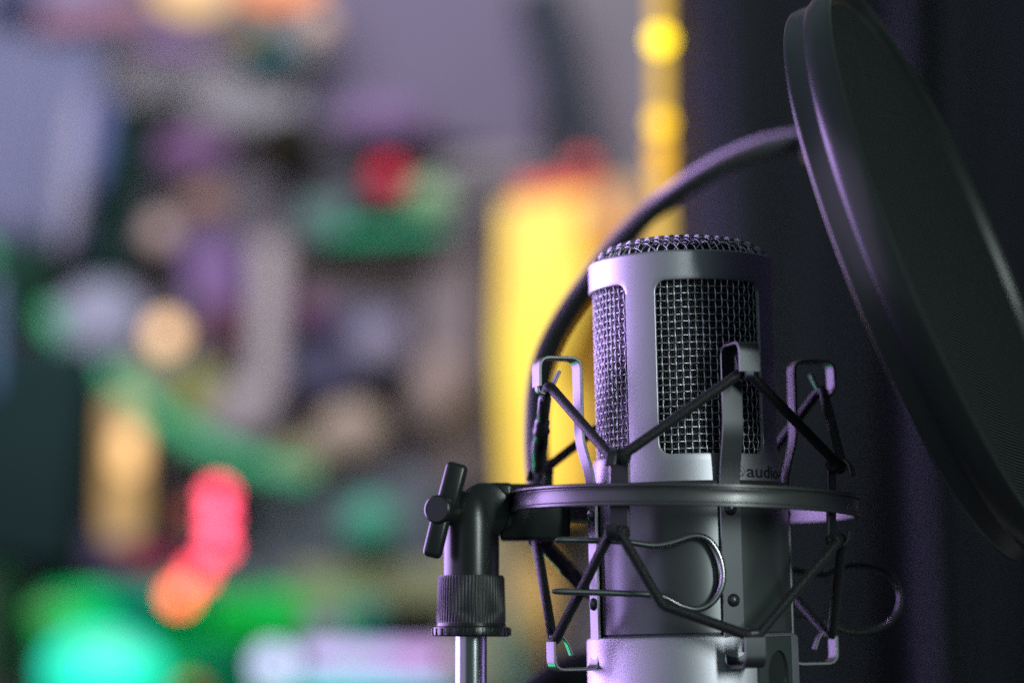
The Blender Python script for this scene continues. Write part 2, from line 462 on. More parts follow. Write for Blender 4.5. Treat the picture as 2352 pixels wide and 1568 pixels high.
# ring, tilted a touch
RING_T = Matrix.Rotation(R(1.0), 4, 'Y')
b = MB(); b.lathe([(400, -24), (401.5, -22), (401.5, -17), (398, -14), (396, -6), (395, 6), (396.5, 12), (393, 14), (393, 16), (398, 17), (400, 19), (400, 23), (398, 25),
                   (386, 25), (383, 22), (383, -21), (386, -24)], 220, RING_T, True)
b.build('ring', M_ring, mount, K, 28)
D = (MC - RC) / K                                  # sleeve axis offset from ring centre
LM = Matrix.Translation(D) @ Matrix.Rotation(LEAN, 4, 'Y')
def ribbon(b, prof, deg, width, th, mtx, taper=None, mi=0, edge_mi=None):
    """strip bent in the (r,z) plane at azimuth deg; prof list of (r,z)"""
    P2 = [Vector(p) for p in prof]; n = len(P2); vs = []; ch = min(1.6, th * .25)
    for i in range(n):
        t = (P2[min(i + 1, n - 1)] - P2[max(i - 1, 0)]).normalized(); nn = Vector((t.y, -t.x))
        w = (width if taper is None else taper[i]) / 2; h = th / 2
        for (u, v) in ((-w + ch, h), (w - ch, h), (w, h - ch), (w, -h + ch), (w - ch, -h), (-w + ch, -h), (-w, -h + ch), (-w, h - ch)):
            q = P2[i] + nn * v
            base = pol(q.x, deg, q.y) + Vector((math.cos(R(deg)), math.sin(R(deg)), 0)) * u
            vs.append(mtx @ base)
    fs = []
    for i in range(n - 1):
        for k in range(8):
            l = (k + 1) % 8; fs.append((i * 8 + k, i * 8 + l, (i + 1) * 8 + l, (i + 1) * 8 + k))
    fs.append(tuple(range(8))); fs.append(tuple((n - 1) * 8 + k for k in range(8)))
    n0 = len(b.mi); b.add(vs, fs, mi)
    if edge_mi is not None:
        for q in range((n - 1) * 8):
            if q % 8 in (1, 3, 5, 7): b.mi[n0 + q] = edge_mi
def rp(pts, rad, n=6): return [(p.x, p.y) for p in rounded([Vector((a, c, 0)) for a, c in pts], rad, n=n)]
HOOKS = (-71.0, 19.0, 103.0, 199.0)
TABS = (-27.5, 62.5, 152.5, 242.5)
# sleeve
zs_t = zf(1106, -226); zs_b = zf(1456, -226)
b = MB(); b.lathe([(221, zs_b), (226, zs_b + 1), (228, zs_b + 4), (228, zs_t - 5), (230, zs_t - 4), (231, zs_t), (229, zs_t + 3), (224, zs_t + 4), (219, zs_t)], 180, LM, True)
sl = b.build('sleeve', M_sleeve, mount, K, 28)
for hi, A in enumerate(HOOKS):
    b = MB()
    top = rp([(234, -240), (234, 30), (240, 70), (262, 150), (263, 333), (360, 333), (361, 268)], 24)
    bot = rp([(341, -304), (341, -366), (240, -366), (234, -330), (234, -240)], 24)
    path = bot + top[1:]
    path = [(a, z) for a, z in path]
    ribbon(b, path, A, 50, 7, LM, edge_mi=1)
    st = b.build('hook_strip', [M_strip, M_edge], mount, K, 30)
    # narrow tongues that cradle the cord
    b = MB(); ribbon(b, rp([(361, 270), (360, 256), (340, 250), (322, 274), (308, 304)], 12), A, 20, 6, LM); b.build('tongue', M_strip, st, K, 30)
    b = MB(); ribbon(b, rp([(341, -302), (341, -291), (322, -285), (304, -306), (294, -334)], 12), A, 20, 6, LM); b.build('tongue', M_strip, st, K, 30)
    for zr in (-22, -222):
        b = MB(); axis = pol(1, A, 0)
        mt = LM @ Matrix.Translation(pol(237, A, zr)) @ axis.to_track_quat('Z', 'Y').to_matrix().to_4x4()
        b.lathe([(0.001, 11), (6, 10), (11, 7), (14, 3), (15, 0), (15, -3)], 24, mt); b.build('rivet', M_strip, st, K, 50)
for A in TABS:
    b = MB()
    path = rp([(378, -104 + 40), (352, -62), (352, -30), (381, -24), (381, 22), (352, 32), (352, 70)], 10)
    core = rp([(400, -62), (396, -88), (374, -98), (354, -84), (354, 84), (372, 100), (396, 92), (404, 62)], 14)
    tp = []
    for r_, z_ in core: tp.append(66 - 26 * min(1, abs(z_) / 95) if r_ < 360 else 24)
    ribbon(b, core, A, 50, 8, RING_T, tp)
    b.build('cord_tab', M_black, mount, K, 30)
# elastic cords: upper and lower loops
def cord(zh, zt, up, extra=None):
    pts = []
    for i in range(4):
        A = HOOKS[i]; s_ = 1 if up else -1
        w = 10
        for da, dz in ((-w / 335 * 57, 0), (w / 335 * 57, 0)):
            pts.append(LM @ pol(334, A + da, zh + (0)))
        A = TABS[i]
        if extra and i == 0 : pass
        for da in (-12 / 372 * 57, 12 / 372 * 57): pts.append(RING_T @ pol(376, A + da, zt))
        if extra and i in extra: pts.append(extra[i])
    return pts
bend = L(1520, 1388, -300, RC)
up_pts = rounded(cord(268, 84, True), 12, True, 5)
lo_pts = rounded(cord(-300, -82, False, {0: bend}), 12, True, 5)
b = MB(); b.tube(up_pts, 11.5, 12, True); b.build('elastic_cord', M_rope, mount, K, 60)
b = MB(); b.tube(lo_pts, 11.5, 12, True); b.build('elastic_cord', M_rope, mount, K, 60)
# knots where the cord wraps the tabs
for A in TABS:
    for z_ in (84, -82):
        b = MB(); c = RING_T @ pol(374, A, z_)
        for k in (-1, 0, 1):
            pp = [RING_T @ (pol(366, A + k * 2.6, z_) + Vector((0, 0, 0)) + pol(9 * math.cos(q), A, 9 * math.sin(q))) for q in [2 * math.pi * j / 16 for j in range(16)]]
            b.tube(pp, 9.5, 10, True)
        b.build('cord_wrap', M_rope, mount, K, 60)
def clasp(pa, pb, f0, f1, prof):
    pa, pb = Vector(pa), Vector(pb); d = pb - pa; q = d.to_track_quat('Z', 'Y').to_matrix().to_4x4(); Ln = d.length
    mt = Matrix.Translation(pa) @ q; b = MB()
    b.lathe([(r_, Ln * (f0 + (f1 - f0) * t)) for r_, t in prof], 20, mt); return b
pa = LM @ pol(334, HOOKS[0] - 3, 268); pb = RING_T @ pol(376, TABS[3] - 360 + 2, 84)
clasp(pa, pb, .10, .98, [(11, 0), (15, .03), (15, .28), (13, .30), (18, .34), (17, .42), (21, .46), (18, .50), (20, .62), (19.5, .78), (15, .86), (13, 1.0)]).build('cord_clasp', M_black, mount, K, 40)
pa = RING_T @ pol(376, TABS[3] - 2, -82); pb = LM @ pol(334, HOOKS[3] + 2, -300)
clasp(pa, pb, .03, .55, [(11, 0), (17, .06), (17, .4), (21, .45), (19, .55), (19, .9), (12, 1.0)]).build('cord_clasp', M_black, mount, K, 40)
# wire levers
P1 = [(1275, 1239), (1340, 1240), (1430, 1243), (1500, 1252), (1545, 1245), (1595, 1230), (1630, 1241), (1655, 1283), (1660, 1335), (1640, 1378), (1605, 1398), (1565, 1391), (1515, 1368), (1430, 1362), (1340, 1359), (1268, 1357)]
b = MB(); sp = spline([L(x, y, -248, RC) for x, y in P1], 6)
rad = [7.0] * len(sp); rad[0] = rad[-1] = 3.5; rad[1] = rad[-2] = 6.2
b.tube(sp, rad, 12); b.build('wire_lever', M_lever, mount, K, 60)
P2 = [(1700, 1312), (1790, 1306), (1850, 1313), (1890, 1318), (1930, 1302), (1985, 1297), (2035, 1314), (2064, 1350), (2066, 1392), (2042, 1430), (1998, 1449), (1950, 1450), (1900, 1432), (1850, 1413), (1790, 1408), (1700, 1408)]
b = MB(); b.tube(spline([L(x, y, 240, RC) for x, y in P2], 6), 7.5, 12); b.build('wire_lever', M_black, mount, K, 60)

# ------------------------------------------------------------------ microphone stand with swivel head
SY = 0.0
SC = W(1082, 1400, Y0 + SY * K)
stand = empty('microphone_stand', (SC.x, SC.y, 0.62))
tag(stand, 'chrome microphone stand tube with black swivel head and wing knob left of the mount', 'microphone stand')
def SL(x, y, yo=0.0): return (W(x, y, Y0 + yo * K) - Vector((SC.x, SC.y, 0.62))) / K
def sz(y): return SL(1082, y).z
b = MB(); b.lathe([(0.001, sz(1440)), (36, sz(1440)), (36, 20), (0.001, 20)], 64); b.build('tube', M_chrome, stand, K, 40)
b = MB(); b.lathe([(0.001, 90), (60, 88), (80, 60), (560, 44), (600, 30), (606, 8), (600, 0), (0.001, 0)], 96); b.build('base', M_black, stand, K, 40)
b = MB(); b.lathe([(40, sz(1461)), (84, sz(1461)), (89, sz(1458)), (90, sz(1448)), (88, sz(1440)), (80, sz(1437)), (78, sz(1430)), (60, sz(1430))], 64); 
for k in range(26):
    a = 2 * math.pi * k / 26; b.box((89 * math.cos(a), 89 * math.sin(a), sz(1450)), (3, 5, 8), Matrix.Rotation(a, 4, 'Z'), 1)
b.build('flange', M_black, stand, K, 30)
# knurled nut
b = MB(); prof = [(1431, 79), (1424, 79), (1400, 78.5), (1328, 76.5), (1321, 74)]
N = 240; vs = []; fs = []
for i in range(N):
    a = 2 * math.pi * i / N; dr = 0 if (i // 2) % 2 else -2.0
    for j, (y, r_) in enumerate(prof):
        rr = r_ + (dr if 0 < j < 4 else -1); vs.append((rr * math.cos(a), rr * math.sin(a), sz(y)))
m_ = len(prof)
for i in range(N):
    k = (i + 1) % N
    for j in range(m_ - 1): fs.append((i * m_ + j, k * m_ + j, k * m_ + j + 1, i * m_ + j + 1))
fs.append(tuple(i * m_ + m_ - 1 for i in range(N)))
b.add(vs, fs); b.build('knurled_nut', M_rubber, stand, K, 30)
b = MB(); b.lathe([(64, sz(1330)), (64, sz(1200)), (62, sz(1190)), (58, sz(1150)), (40, sz(1128)), (0.001, sz(1126))], 64); b.build('collar', M_black, stand, K, 40)
# swivel barrel and arm to the ring
b = MB(); c = SL(1112, 1172, 10)
mt = Matrix.Translation(c) @ Matrix.Rotation(R(90), 4, 'X')
b.lathe([(0.001, 58), (40, 58), (58, 52), (62, 44), (62, -50), (56, -58), (0.001, -58)], 48, mt)
b.build('swivel_barrel', M_black, stand, K, 35)
b = MB(); c = SL(1148, 1162, 30); b.box(c, (30, 48, 52), None, 10); b.build('swivel_lug', M_black, stand, K, 35)
b = MB(); c = SL(1228, 1180, 62); b.box(c, (82, 36, 62), None, 9)
c = SL(1205, 1147, 80); b.box(c, (62, 30, 36), None, 8)
b.build('ring_arm', M_black, mount, K, 35).location = Vector((SC.x, SC.y, 0.62)) - RC
# wing knob
hub = SL(1012, 1170, -78); axis = Vector((-0.45, -1, 0.02)).normalized()
kn = MB(); mt = Matrix.Translation(hub) @ axis.to_track_quat('Z', 'Y').to_matrix().to_4x4()
kn.lathe([(0.001, 22), (28, 22), (32, 19), (33, 14), (33, -60), (22, -66), (22, -100), (0.001, -100)], 48, mt)
def bar(b, p, q, w, d, bev):
    p, q = Vector(p), Vector(q); dd = q - p; mid = (p + q) / 2
    z = dd.normalized(); x = Vector((0, 1, 0)).cross(z).normalized(); y = z.cross(x)
    m3 = Matrix((x, y, z)).transposed().to_4x4(); b.box(mid, (w, d, dd.length / 2), m3, bev)
kb = kn.build('wing_knob', M_black, stand, K, 35)
b = MB(); bar(b, SL(1052, 1064, -62), SL(1024, 1170, -62), 25, 26, 12); b.build('wing', M_black, kb, K, 35)
b = MB(); bar(b, SL(1018, 1168, -66), SL(991, 1280, -66), 22, 26, 12); b.build('wing', M_black, kb, K, 35)

# ------------------------------------------------------------------ pop filter
PD = 0.672
def RP(px, py, depth):
    d = ray(px, py); return Vector((0, 0, CAMZ)) + d * (depth / FPX)
KP = PD / FPX
pc = RP(2152, 629, PD)
v = (Vector((0, 0, CAMZ)) - pc).normalized()
ex = Vector((0, 0, 1)).cross(v).normalized(); ey = v.cross(ex)
pn = (ex * math.cos(0.369) * 0.986 + ey * math.sin(0.369) * 0.986 + v * 0.165).normalized()
pop = empty('pop_filter', pc)
tag(pop, 'round black pop filter with cloth screen tilted in front of the microphone', 'pop filter')
q = pn.to_track_quat('Z', 'Y').to_matrix().to_4x4()
b = MB(); b.lathe([(672, -62), (678, -60), (681, -56), (682, -50), (681, -14), (684, -8), (690, 0), (693, 20), (696, 48), (695, 56), (690, 60), (684, 59), (678, 52), (674, 44), (668, 36), (650, 34), (650, 24), (664, 24), (666, -61)], 300, q, True)
b.build('hoop', M_hoop, pop, KP, 32)
b = MB(); vs = [(0, 0, 28)]; fs = []; NS = 128; rings = 24
for j in range(1, rings + 1):
    rr = 656 * j / rings
    for i in range(NS):
        a = 2 * math.pi * i / NS; vs.append((rr * math.cos(a), rr * math.sin(a), 38 - 10 * (1 - (rr / 656) ** 2) + 1.5 * math.sin(3 * a + rr * .01)))
for i in range(NS): fs.append((0, 1 + i, 1 + (i + 1) % NS))
for j in range(rings - 1):
    for i in range(NS):
        k = (i + 1) % NS; a = 1 + j * NS; c = a + NS; fs.append((a + i, c + i, c + k, a + k))
vs = [q @ Vector(p) for p in vs]
b.add(vs, fs)
def cloth_mat():
    m = mat('screen_cloth', (0.030, 0.036, 0.036), 0.8, 0, 0.1, sheen=0.0)
    nt = m.node_tree; bs = nt.nodes['Principled BSDF']; out = nt.nodes['Material Output']
    tc = nt.nodes.new('ShaderNodeTexCoord'); wv = nt.nodes.new('ShaderNodeTexWave'); wv.wave_type = 'BANDS'; wv.bands_direction = 'Z'
    wv.inputs['Scale'].default_value = 330; wv.inputs['Distortion'].default_value = 2.0; wv.inputs['Detail'].default_value = 1; wv.inputs['Detail Scale'].default_value = 0.3
    nt.links.new(tc.outputs['Object'], wv.inputs['Vector'])
    bp = nt.nodes.new('ShaderNodeBump'); bp.inputs['Strength'].default_value = 1.0; bp.inputs['Distance'].default_value = 0.0006
    nt.links.new(wv.outputs['Fac'], bp.inputs['Height']); nt.links.new(bp.outputs[0], bs.inputs['Normal'])
    n = wv
    mx = nt.nodes.new('ShaderNodeMix'); mx.data_type = 'RGBA'; mx.inputs[6].default_value = (0.001, 0.002, 0.002, 1); mx.inputs[7].default_value = (0.034, 0.042, 0.044, 1)
    nt.links.new(n.outputs['Fac'], mx.inputs[0]); nt.links.new(mx.outputs[2], bs.inputs['Base Color'])
    return m
b.build('cloth_screen', cloth_mat(), pop, KP, 60)
# gooseneck
NK = [(1960, 345, .80), (1900, 322, .80), (1840, 322, .80), (1760, 336, .80), (1690, 362, .80), (1620, 398, .80), (1560, 438, .80), (1490, 490, .80), (1420, 560, .79), (1350, 650, .78), (1290, 740, .77), (1252, 820, .76), (1236, 900, .75), (1232, 1000, .74), (1236, 1090, .735), (1244, 1180, .73)]
b = MB(); pts = [(W(x, y, d) - pc) for x, y, d in NK]; sp = spline(pts, 8)
b.tube(sp, 0.0038, 20)
b.build('gooseneck', M_neck, pop, 1.0, 60)
b = MB()
pr = [(W(1900, 335, .78) - pc)]
bar(b, (W(1880, 328, .795) - pc), (W(1975, 350, .72) - pc), 0.006, 0.006, 0.002); b.build('neck_bracket', M_black, pop, 1.0, 40)
# thick cable end behind the lower left of the body
cb = MB(); sp = spline([W(x, y, .80) for x, y in ((1130, 1800), (1180, 1690), (1245, 1600), (1320, 1555), (1420, 1540), (1540, 1580), (1600, 1700))], 8)
cb.tube(sp, 0.0075, 20); o = cb.build('cable', M_inside, None, 1.0, 60)
tag(o, 'thick black cable looping behind the bottom of the microphone body', 'cable')

# ------------------------------------------------------------------ blurred room behind
EB = 0.48
def bgmat(name, c, rough=0.8):
    l = s2l(c); return mat(name, tuple(min(0.92, max(0.004, x * EB)) for x in l), rough, 0, 0.0, 8, None, 0.06)
def frame_at(px, py, Y, ang=0):
    return W(px, py, Y), Matrix.Rotation(R(ang), 4, 'Y')
def bgobj(name, cat, label, shape, px, py, w, h, c, ang=0, Y=2.98, th=0.03, emit=0, group=None, kind=None):
    if not emit and py < 1300 and sum(c) > 210: c = tuple(a * 0.80 + m_ * 0.20 for a, m_ in zip(c, (112, 108, 116)))
    k = Y / FPX; b = MB(); hw, hh = w / 2 * k, h / 2 * k
    if shape == 'box': b.box((0, 0, 0), (hw, th / 2, hh), None, min(hw, hh, th / 2) * .4)
    elif shape == 'ball': b.ball((0, 0, 0), (hw, min(hw, hh, .06), hh))
    elif shape == 'can': b.lathe([(0.001, -hh), (hw * .95, -hh), (hw, -hh * .9), (hw, hh * .9), (hw * .92, hh), (0.001, hh)], 32)
    elif shape == 'vase': b.lathe([(0.001, -hh), (hw * .6, -hh), (hw, -hh * .3), (hw * .8, hh * .4), (hw * .4, hh * .7), (hw * .5, hh), (hw * .4, hh), (hw * .3, hh * .6), (0.001, -hh * .8)], 32)
    elif shape == 'cloth':
        vs = []; fs = []; nx, nz = 40, 10
        for j in range(nz + 1):
            for i in range(nx + 1):
                vs.append((-hw + 2 * hw * i / nx, 0.008 * math.sin(i * 1.1 + j * .12), -hh + 2 * hh * j / nz))
        for j in range(nz):
            for i in range(nx):
                a = j * (nx + 1) + i; fs.append((a, a + 1, a + nx + 2, a + nx + 1))
        b.add(vs, fs)
    m = emat(name + '_glow', s2l(c), emit) if emit else bgmat(name + '_colour', c)
    o = b.build(name, m, None, 1.0, 40)
    if shape == 'cloth':
        sm = o.modifiers.new('cloth_thickness', 'SOLIDIFY'); sm.thickness = 0.003
    o.location = W(px, py, Y); o.rotation_euler = (0, R(ang), 0)
    if kind: o['kind'] = kind
    else: tag(o, label, cat, group)
    return o
G = bgobj
# shelving on the back wall
shelf = empty('shelf_unit', W(600, 900, 3.0)); tag(shelf, 'grey wooden shelf unit on the back wall carrying the blurred objects', 'shelf')
M_shelf = bgmat('shelf_grey', (104, 100, 108))
for y_, x0_, x1_ in ((305, 200, 760), (585, 200, 1110), (905, 300, 1110), (1118, 300, 1110), (1325, 60, 1260)):
    a_ = W(x0_, y_, 3.015); c_ = W(x1_, y_, 3.015); b = MB()
    b.box((a_ + c_) / 2 - shelf.location, ((c_.x - a_.x) / 2, 0.035, 0.004), None, 0.001); b.build('shelf_board', M_shelf, shelf, 1.0, 30)
for x_ in (195, 1115):
    a_ = W(x_, 280, 3.03); c_ = W(x_, 1560, 3.03); b = MB()
    b.box(Vector((a_.x, 3.03, (a_.z + c_.z) / 2)) - shelf.location, (0.006, 0.015, (a_.z - c_.z) / 2), None, 0.001); b.build('upright', M_shelf, shelf, 1.0, 30)
# upper wall
G('hanging_cloth', 'cloth', 'pale lavender cloth hanging at the far left edge of the blurred room', 'cloth', 40, 150, 400, 860, (124, 128, 168), 4, 2.9)
G('wall_canvas', 'picture', 'large dusky purple canvas on the wall left of the yellow light strip', 'box', 985, 130, 560, 400, (104, 97, 124), 9, 3.02, .02)
G('dark_banner', 'banner', 'dark slate banner hanging slantwise beside the purple canvas', 'box', 1290, 170, 110, 440, (52, 56, 66), -14, 2.97, .01)
G('wall_shelf', 'shelf', 'pale grey shelf board across the upper left wall', 'box', 440, 215, 520, 150, (150, 148, 158), 3, 3.0, .04)
G('ceiling_lamp', 'lamp', 'warm cream ceiling lamp at the top edge', 'ball', 440, -30, 190, 140, (255, 205, 140), 0, 2.9, emit=1.1)
G('ceiling_lamp', 'lamp', 'orange ceiling lamp at the top edge right of the cream one', 'ball', 640, -35, 210, 110, (255, 150, 80), 0, 2.9, emit=1.15)
G('ceiling_lamp', 'lamp', 'small dim peach ceiling lamp beside the purple canvas', 'ball', 735, 45, 60, 70, (235, 190, 165), 0, 2.9, emit=0.8)
G('glass_shade', 'lampshade', 'pale grey glass shade hanging under the peach lamp', 'ball', 720, 90, 110, 130, (165, 165, 172), 0, 2.95)
G('teal_vase', 'vase', 'teal vase hanging below the orange ceiling lamp', 'vase', 620, 125, 150, 80, (40, 100, 105), 0, 2.95)
G('brass_pot', 'pot', 'brass pot above the teal vase', 'can', 575, 82, 90, 50, (140, 112, 60), 0, 2.95)
# darker mid band
G('dark_case', 'case', 'black case below the pale shelf on the left', 'box', 345, 272, 190, 70, (26, 32, 30), 0, 2.97)
G('green_drape', 'drape', 'narrow dark green drape beside the lavender cloth', 'box', 268, 470, 80, 400, (28, 56, 52), 8, 2.97)
G('purple_cushion', 'cushion', 'plum cushion under the black case', 'ball', 440, 352, 190, 110, (116, 80, 126), 0, 2.95)
G('black_hat', 'hat', 'dark brown hat hanging at the middle of the left wall', 'ball', 660, 340, 150, 160, (36, 34, 30), 0, 2.95)
G('grey_divider', 'panel', 'dark grey panel behind the red ball', 'box', 820, 400, 280, 180, (72, 72, 80), 0, 3.0)
G('red_ball', 'ball', 'crimson ball in the middle of the blurred shelf', 'ball', 893, 415, 95, 95, (225, 45, 70), 0, 2.9)
G('green_ball', 'ball', 'leaf green ball right of the crimson ball', 'ball', 985, 458, 120, 95, (138, 182, 132), 0, 2.92)
G('green_tray', 'tray', 'emerald tray under the two coloured balls', 'box', 890, 536, 270, 34, (10, 150, 100), -3, 2.93)
G('teal_book', 'book', 'dull teal book at the left end of the emerald tray', 'box', 745, 505, 110, 90, (82, 118, 112), 0, 2.95)
G('peach_globe', 'lamp', 'dusty pink globe lamp, the upper of two on the left', 'ball', 368, 530, 70, 70, (190, 160, 155), 0, 2.95, emit=1.0)
G('peach_globe', 'lamp', 'bright peach globe lamp, the lower of two on the left', 'ball', 381, 765, 72, 72, (255, 205, 150), 0, 2.95, emit=2.1)
G('pale_column', 'column', 'pale pinkish column standing between the purple boxes', 'can', 615, 740, 80, 370, (182, 170, 176), 2, 2.95)
G('violet_box', 'box', 'violet box left of the pale column', 'box', 490, 625, 130, 190, (120, 92, 146), -8, 2.97)
G('maroon_bottle', 'bottle', 'maroon bottle at the foot of the violet box', 'can', 513, 745, 50, 110, (112, 62, 82), 0, 2.96)
G('brown_board', 'board', 'grey-brown board behind the navy box', 'box', 880, 640, 420, 160, (112, 104, 104), 0, 3.02, .02)
G('navy_box', 'box', 'wide navy box right of the pale column', 'box', 800, 800, 260, 210, (76, 76, 106), 4, 2.98)
G('grey_ball', 'ball', 'lavender grey ball in front of the navy box', 'ball', 870, 800, 140, 140, (132, 126, 152), 0, 2.92)
G('tan_sack', 'sack', 'tan sack under the navy box', 'ball', 800, 1000, 190, 150, (166, 148, 134), -25, 2.95)
G('grey_sack', 'sack', 'warm grey sack at the foot of the pale column', 'ball', 555, 960, 190, 170, (150, 142, 148), 0, 2.96)
G('olive_pot', 'pot', 'olive pot below the bright peach globe lamp', 'can', 462, 905, 100, 120, (140, 146, 66), 10, 2.97)
G('white_bundle', 'bundle', 'pale lilac bundle below the lavender cloth', 'ball', 225, 760, 220, 240, (150, 152, 180), 40, 2.93)
G('blue_bowl', 'bowl', 'steel blue bowl at the left of the lilac bundle', 'ball', 125, 735, 130, 90, (72, 130, 140), 25, 2.95)
G('khaki_cloth', 'cloth', 'khaki cloth between lilac bundle and green strap', 'ball', 330, 870, 170, 110, (150, 156, 118), 25, 2.94)
G('dark_cabinet', 'cabinet', 'nearly black cabinet filling the lower left', 'box', 60, 1050, 290, 520, (32, 48, 50), 4, 2.85, .1)
G('dark_cushion', 'cushion', 'dark green cushion on top of the black cabinet', 'ball', 45, 650, 170, 200, (30, 56, 46), 20, 2.9)
G('blue_edge_lamp', 'lamp', 'slim blue light at the left edge', 'box', -22, 770, 30, 260, (50, 110, 165), 0, 2.8, .02, emit=0.6)
b = MB(); sp = spline([W(x, y, 2.90) for x, y in ((-60, 560), (40, 660), (120, 745), (220, 850), (340, 945), (480, 1030), (620, 1082), (720, 1098))], 8)
b.tube(sp, [0.012 + 0.007 * math.sin(math.pi * i / len(sp)) + 0.002 * math.sin(i * 1.7) for i in range(len(sp))], 10)
o = b.build('garland', bgmat('garland_green', (78, 168, 124)), None, 1.0, 60)
tag(o, 'long green garland sweeping down from the far left edge towards the centre', 'garland')
G('column_lamp', 'lamp', 'tall amber column lamp left of the red lights', 'can', 284, 1080, 92, 330, (212, 168, 104), 0, 2.9, emit=0.9)
G('amber_bulb', 'bulb', 'bright amber bulb in front of the column lamp', 'ball', 294, 1035, 64, 110, (255, 200, 130), 0, 2.84, emit=1.7)
G('violet_crate', 'crate', 'dark violet crate at the foot of the column lamp', 'box', 200, 1268, 250, 120, (78, 66, 104), 0, 2.9)
G('crimson_cloth', 'cloth', 'dark crimson cloth left of the red lights', 'ball', 350, 1300, 150, 80, (128, 34, 66), 0, 2.88)
G('slate_cabinet', 'cabinet', 'slate blue cabinet front right of the red lights', 'box', 800, 1220, 420, 270, (84, 94, 106), 0, 2.98)
G('mint_ball', 'ball', 'mint green ball in front of the slate cabinet', 'ball', 850, 1205, 130, 130, (70, 168, 138), 0, 2.92)
G('olive_board', 'board', 'olive board running under the slate cabinet', 'box', 880, 1345, 420, 90, (136, 140, 108), 0, 2.96)
G('tan_cloth', 'cloth', 'tan cloth low behind the chrome stand', 'box', 1150, 1400, 230, 400, (158, 148, 122), 0, 2.98)
G('teal_bottle', 'bottle', 'teal bottle low between stand and microphone', 'can', 1165, 1500, 40, 200, (40, 130, 126), 0, 2.9)
G('ochre_bag', 'bag', 'ochre bag low between stand and microphone', 'ball', 1240, 1390, 90, 220, (212, 172, 100), 0, 2.9)
# counter at the bottom, its green light painted into the colour
G('green_counter', 'counter', 'counter with bright green light painted in along the bottom left', 'box', 480, 1500, 760, 290, (6, 208, 114), 0, 2.88, .1)
G('green_light', 'lamp', 'green light at the top left of the green counter', 'ball', 120, 1410, 110, 60, (20, 170, 50), 0, 2.78, emit=1.0)
G('cyan_light', 'lamp', 'broad turquoise light at the bottom left corner', 'ball', 235, 1535, 280, 180, (0, 240, 200), 0, 2.75, emit=1.35)
G('moss_box', 'box', 'moss green box on the counter right of the red lights', 'box', 760, 1400, 230, 90, (112, 146, 106), 0, 2.84)
G('teal_pot', 'pot', 'deep teal pot at the right end of the counter', 'can', 840, 1415, 80, 50, (0, 138, 136), 0, 2.8)
G('lilac_ball', 'ball', 'lilac grey ball above the glowing screen', 'ball', 742, 1458, 90, 80, (134, 130, 160), 0, 2.78)
G('screen', 'screen', 'glowing lilac screen edge at the bottom centre', 'box', 860, 1512, 330, 46, (190, 172, 232), 0, 2.72, .02, emit=2.0)
G('pink_light', 'lamp', 'pink light at the right end of the lilac screen', 'ball', 965, 1520, 60, 50, (245, 150, 245), 0, 2.7, emit=1.1)
G('white_light', 'lamp', 'white light at the left end of the lilac screen', 'ball', 628, 1527, 84, 84, (200, 205, 250), 0, 2.7, emit=2.0)
G('cyan_light', 'lamp', 'cyan light strip below the lilac screen', 'box', 850, 1590, 330, 40, (0, 200, 205), 0, 2.7, .02, emit=1.4)
G('rose_pennant', 'pennant', 'dusky rose pennant at the very top left', 'box', 210, 35, 260, 60, (150, 104, 128), -6, 2.88, .01)
G('navy_pennant', 'pennant', 'navy pennant in the top left corner', 'box', 30, 0, 130, 50, (40, 44, 70), 0, 2.87, .01)
G('violet_scarf', 'scarf', 'violet scarf below the pale shelf end', 'ball', 400, 110, 200, 60, (118, 84, 140), 8, 2.9)
G('pale_fold', 'scarf', 'silver grey fold stripe in the middle of the lavender cloth', 'ball', 165, 400, 60, 380, (158, 156, 186), 6, 2.86)  # added piece colouring a paler fold of the hanging cloth
G('blue_fold', 'scarf', 'blue fold stripe at the right edge of the lavender cloth', 'ball', 225, 330, 60, 260, (84, 92, 150), 8, 2.87)  # added piece colouring a bluer fold of the hanging cloth
G('mauve_patch', 'cushion', 'mauve cushion low on the purple canvas', 'ball', 880, 280, 240, 120, (114, 90, 132), 0, 2.93)
G('ash_patch', 'cushion', 'ash grey cushion low right of the dark banner', 'ball', 1120, 385, 260, 70, (128, 124, 132), -6, 2.93)
G('rust_patch', 'cushion', 'rust cushion over the dusty pink globe lamp', 'ball', 470, 470, 120, 80, (150, 112, 104), 0, 2.93)
G('plum_patch', 'cushion', 'plum cushion at the upper left corner of the navy box', 'ball', 720, 715, 110, 80, (106, 66, 100), 30, 2.93)
G('sand_patch', 'cushion', 'sand cushion between navy box and yellow drapery', 'ball', 1000, 900, 120, 200, (152, 134, 130), 12, 2.94)
G('umber_patch', 'cushion', 'umber cushion under the yellow-olive pot', 'ball', 520, 1075, 150, 80, (120, 110, 78), 20, 2.95)
G('moss_patch', 'cushion', 'moss cushion right of the green strap end', 'ball', 690, 1060, 140, 90, (148, 146, 104), 10, 2.95)
G('teal_box', 'box', 'teal box at the left on the green counter', 'box', 350, 1375, 190, 60, (24, 150, 128), 0, 2.80)
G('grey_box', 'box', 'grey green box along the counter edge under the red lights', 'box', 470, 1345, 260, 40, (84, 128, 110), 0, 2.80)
G('leaf_box', 'box', 'leaf green box in the middle of the green counter', 'box', 590, 1420, 220, 100, (0, 185, 70), 0, 2.80)
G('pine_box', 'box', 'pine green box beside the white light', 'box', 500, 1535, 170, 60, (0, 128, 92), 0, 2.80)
G('orange_dish', 'dish', 'orange brown dish at the very bottom below the red lights', 'ball', 437, 1590, 70, 50, (190, 130, 60), 0, 2.62)
G('black_case', 'case', 'black case at the left end of the green counter', 'box', 0, 1440, 60, 260, (10, 70, 40), 0, 2.78)
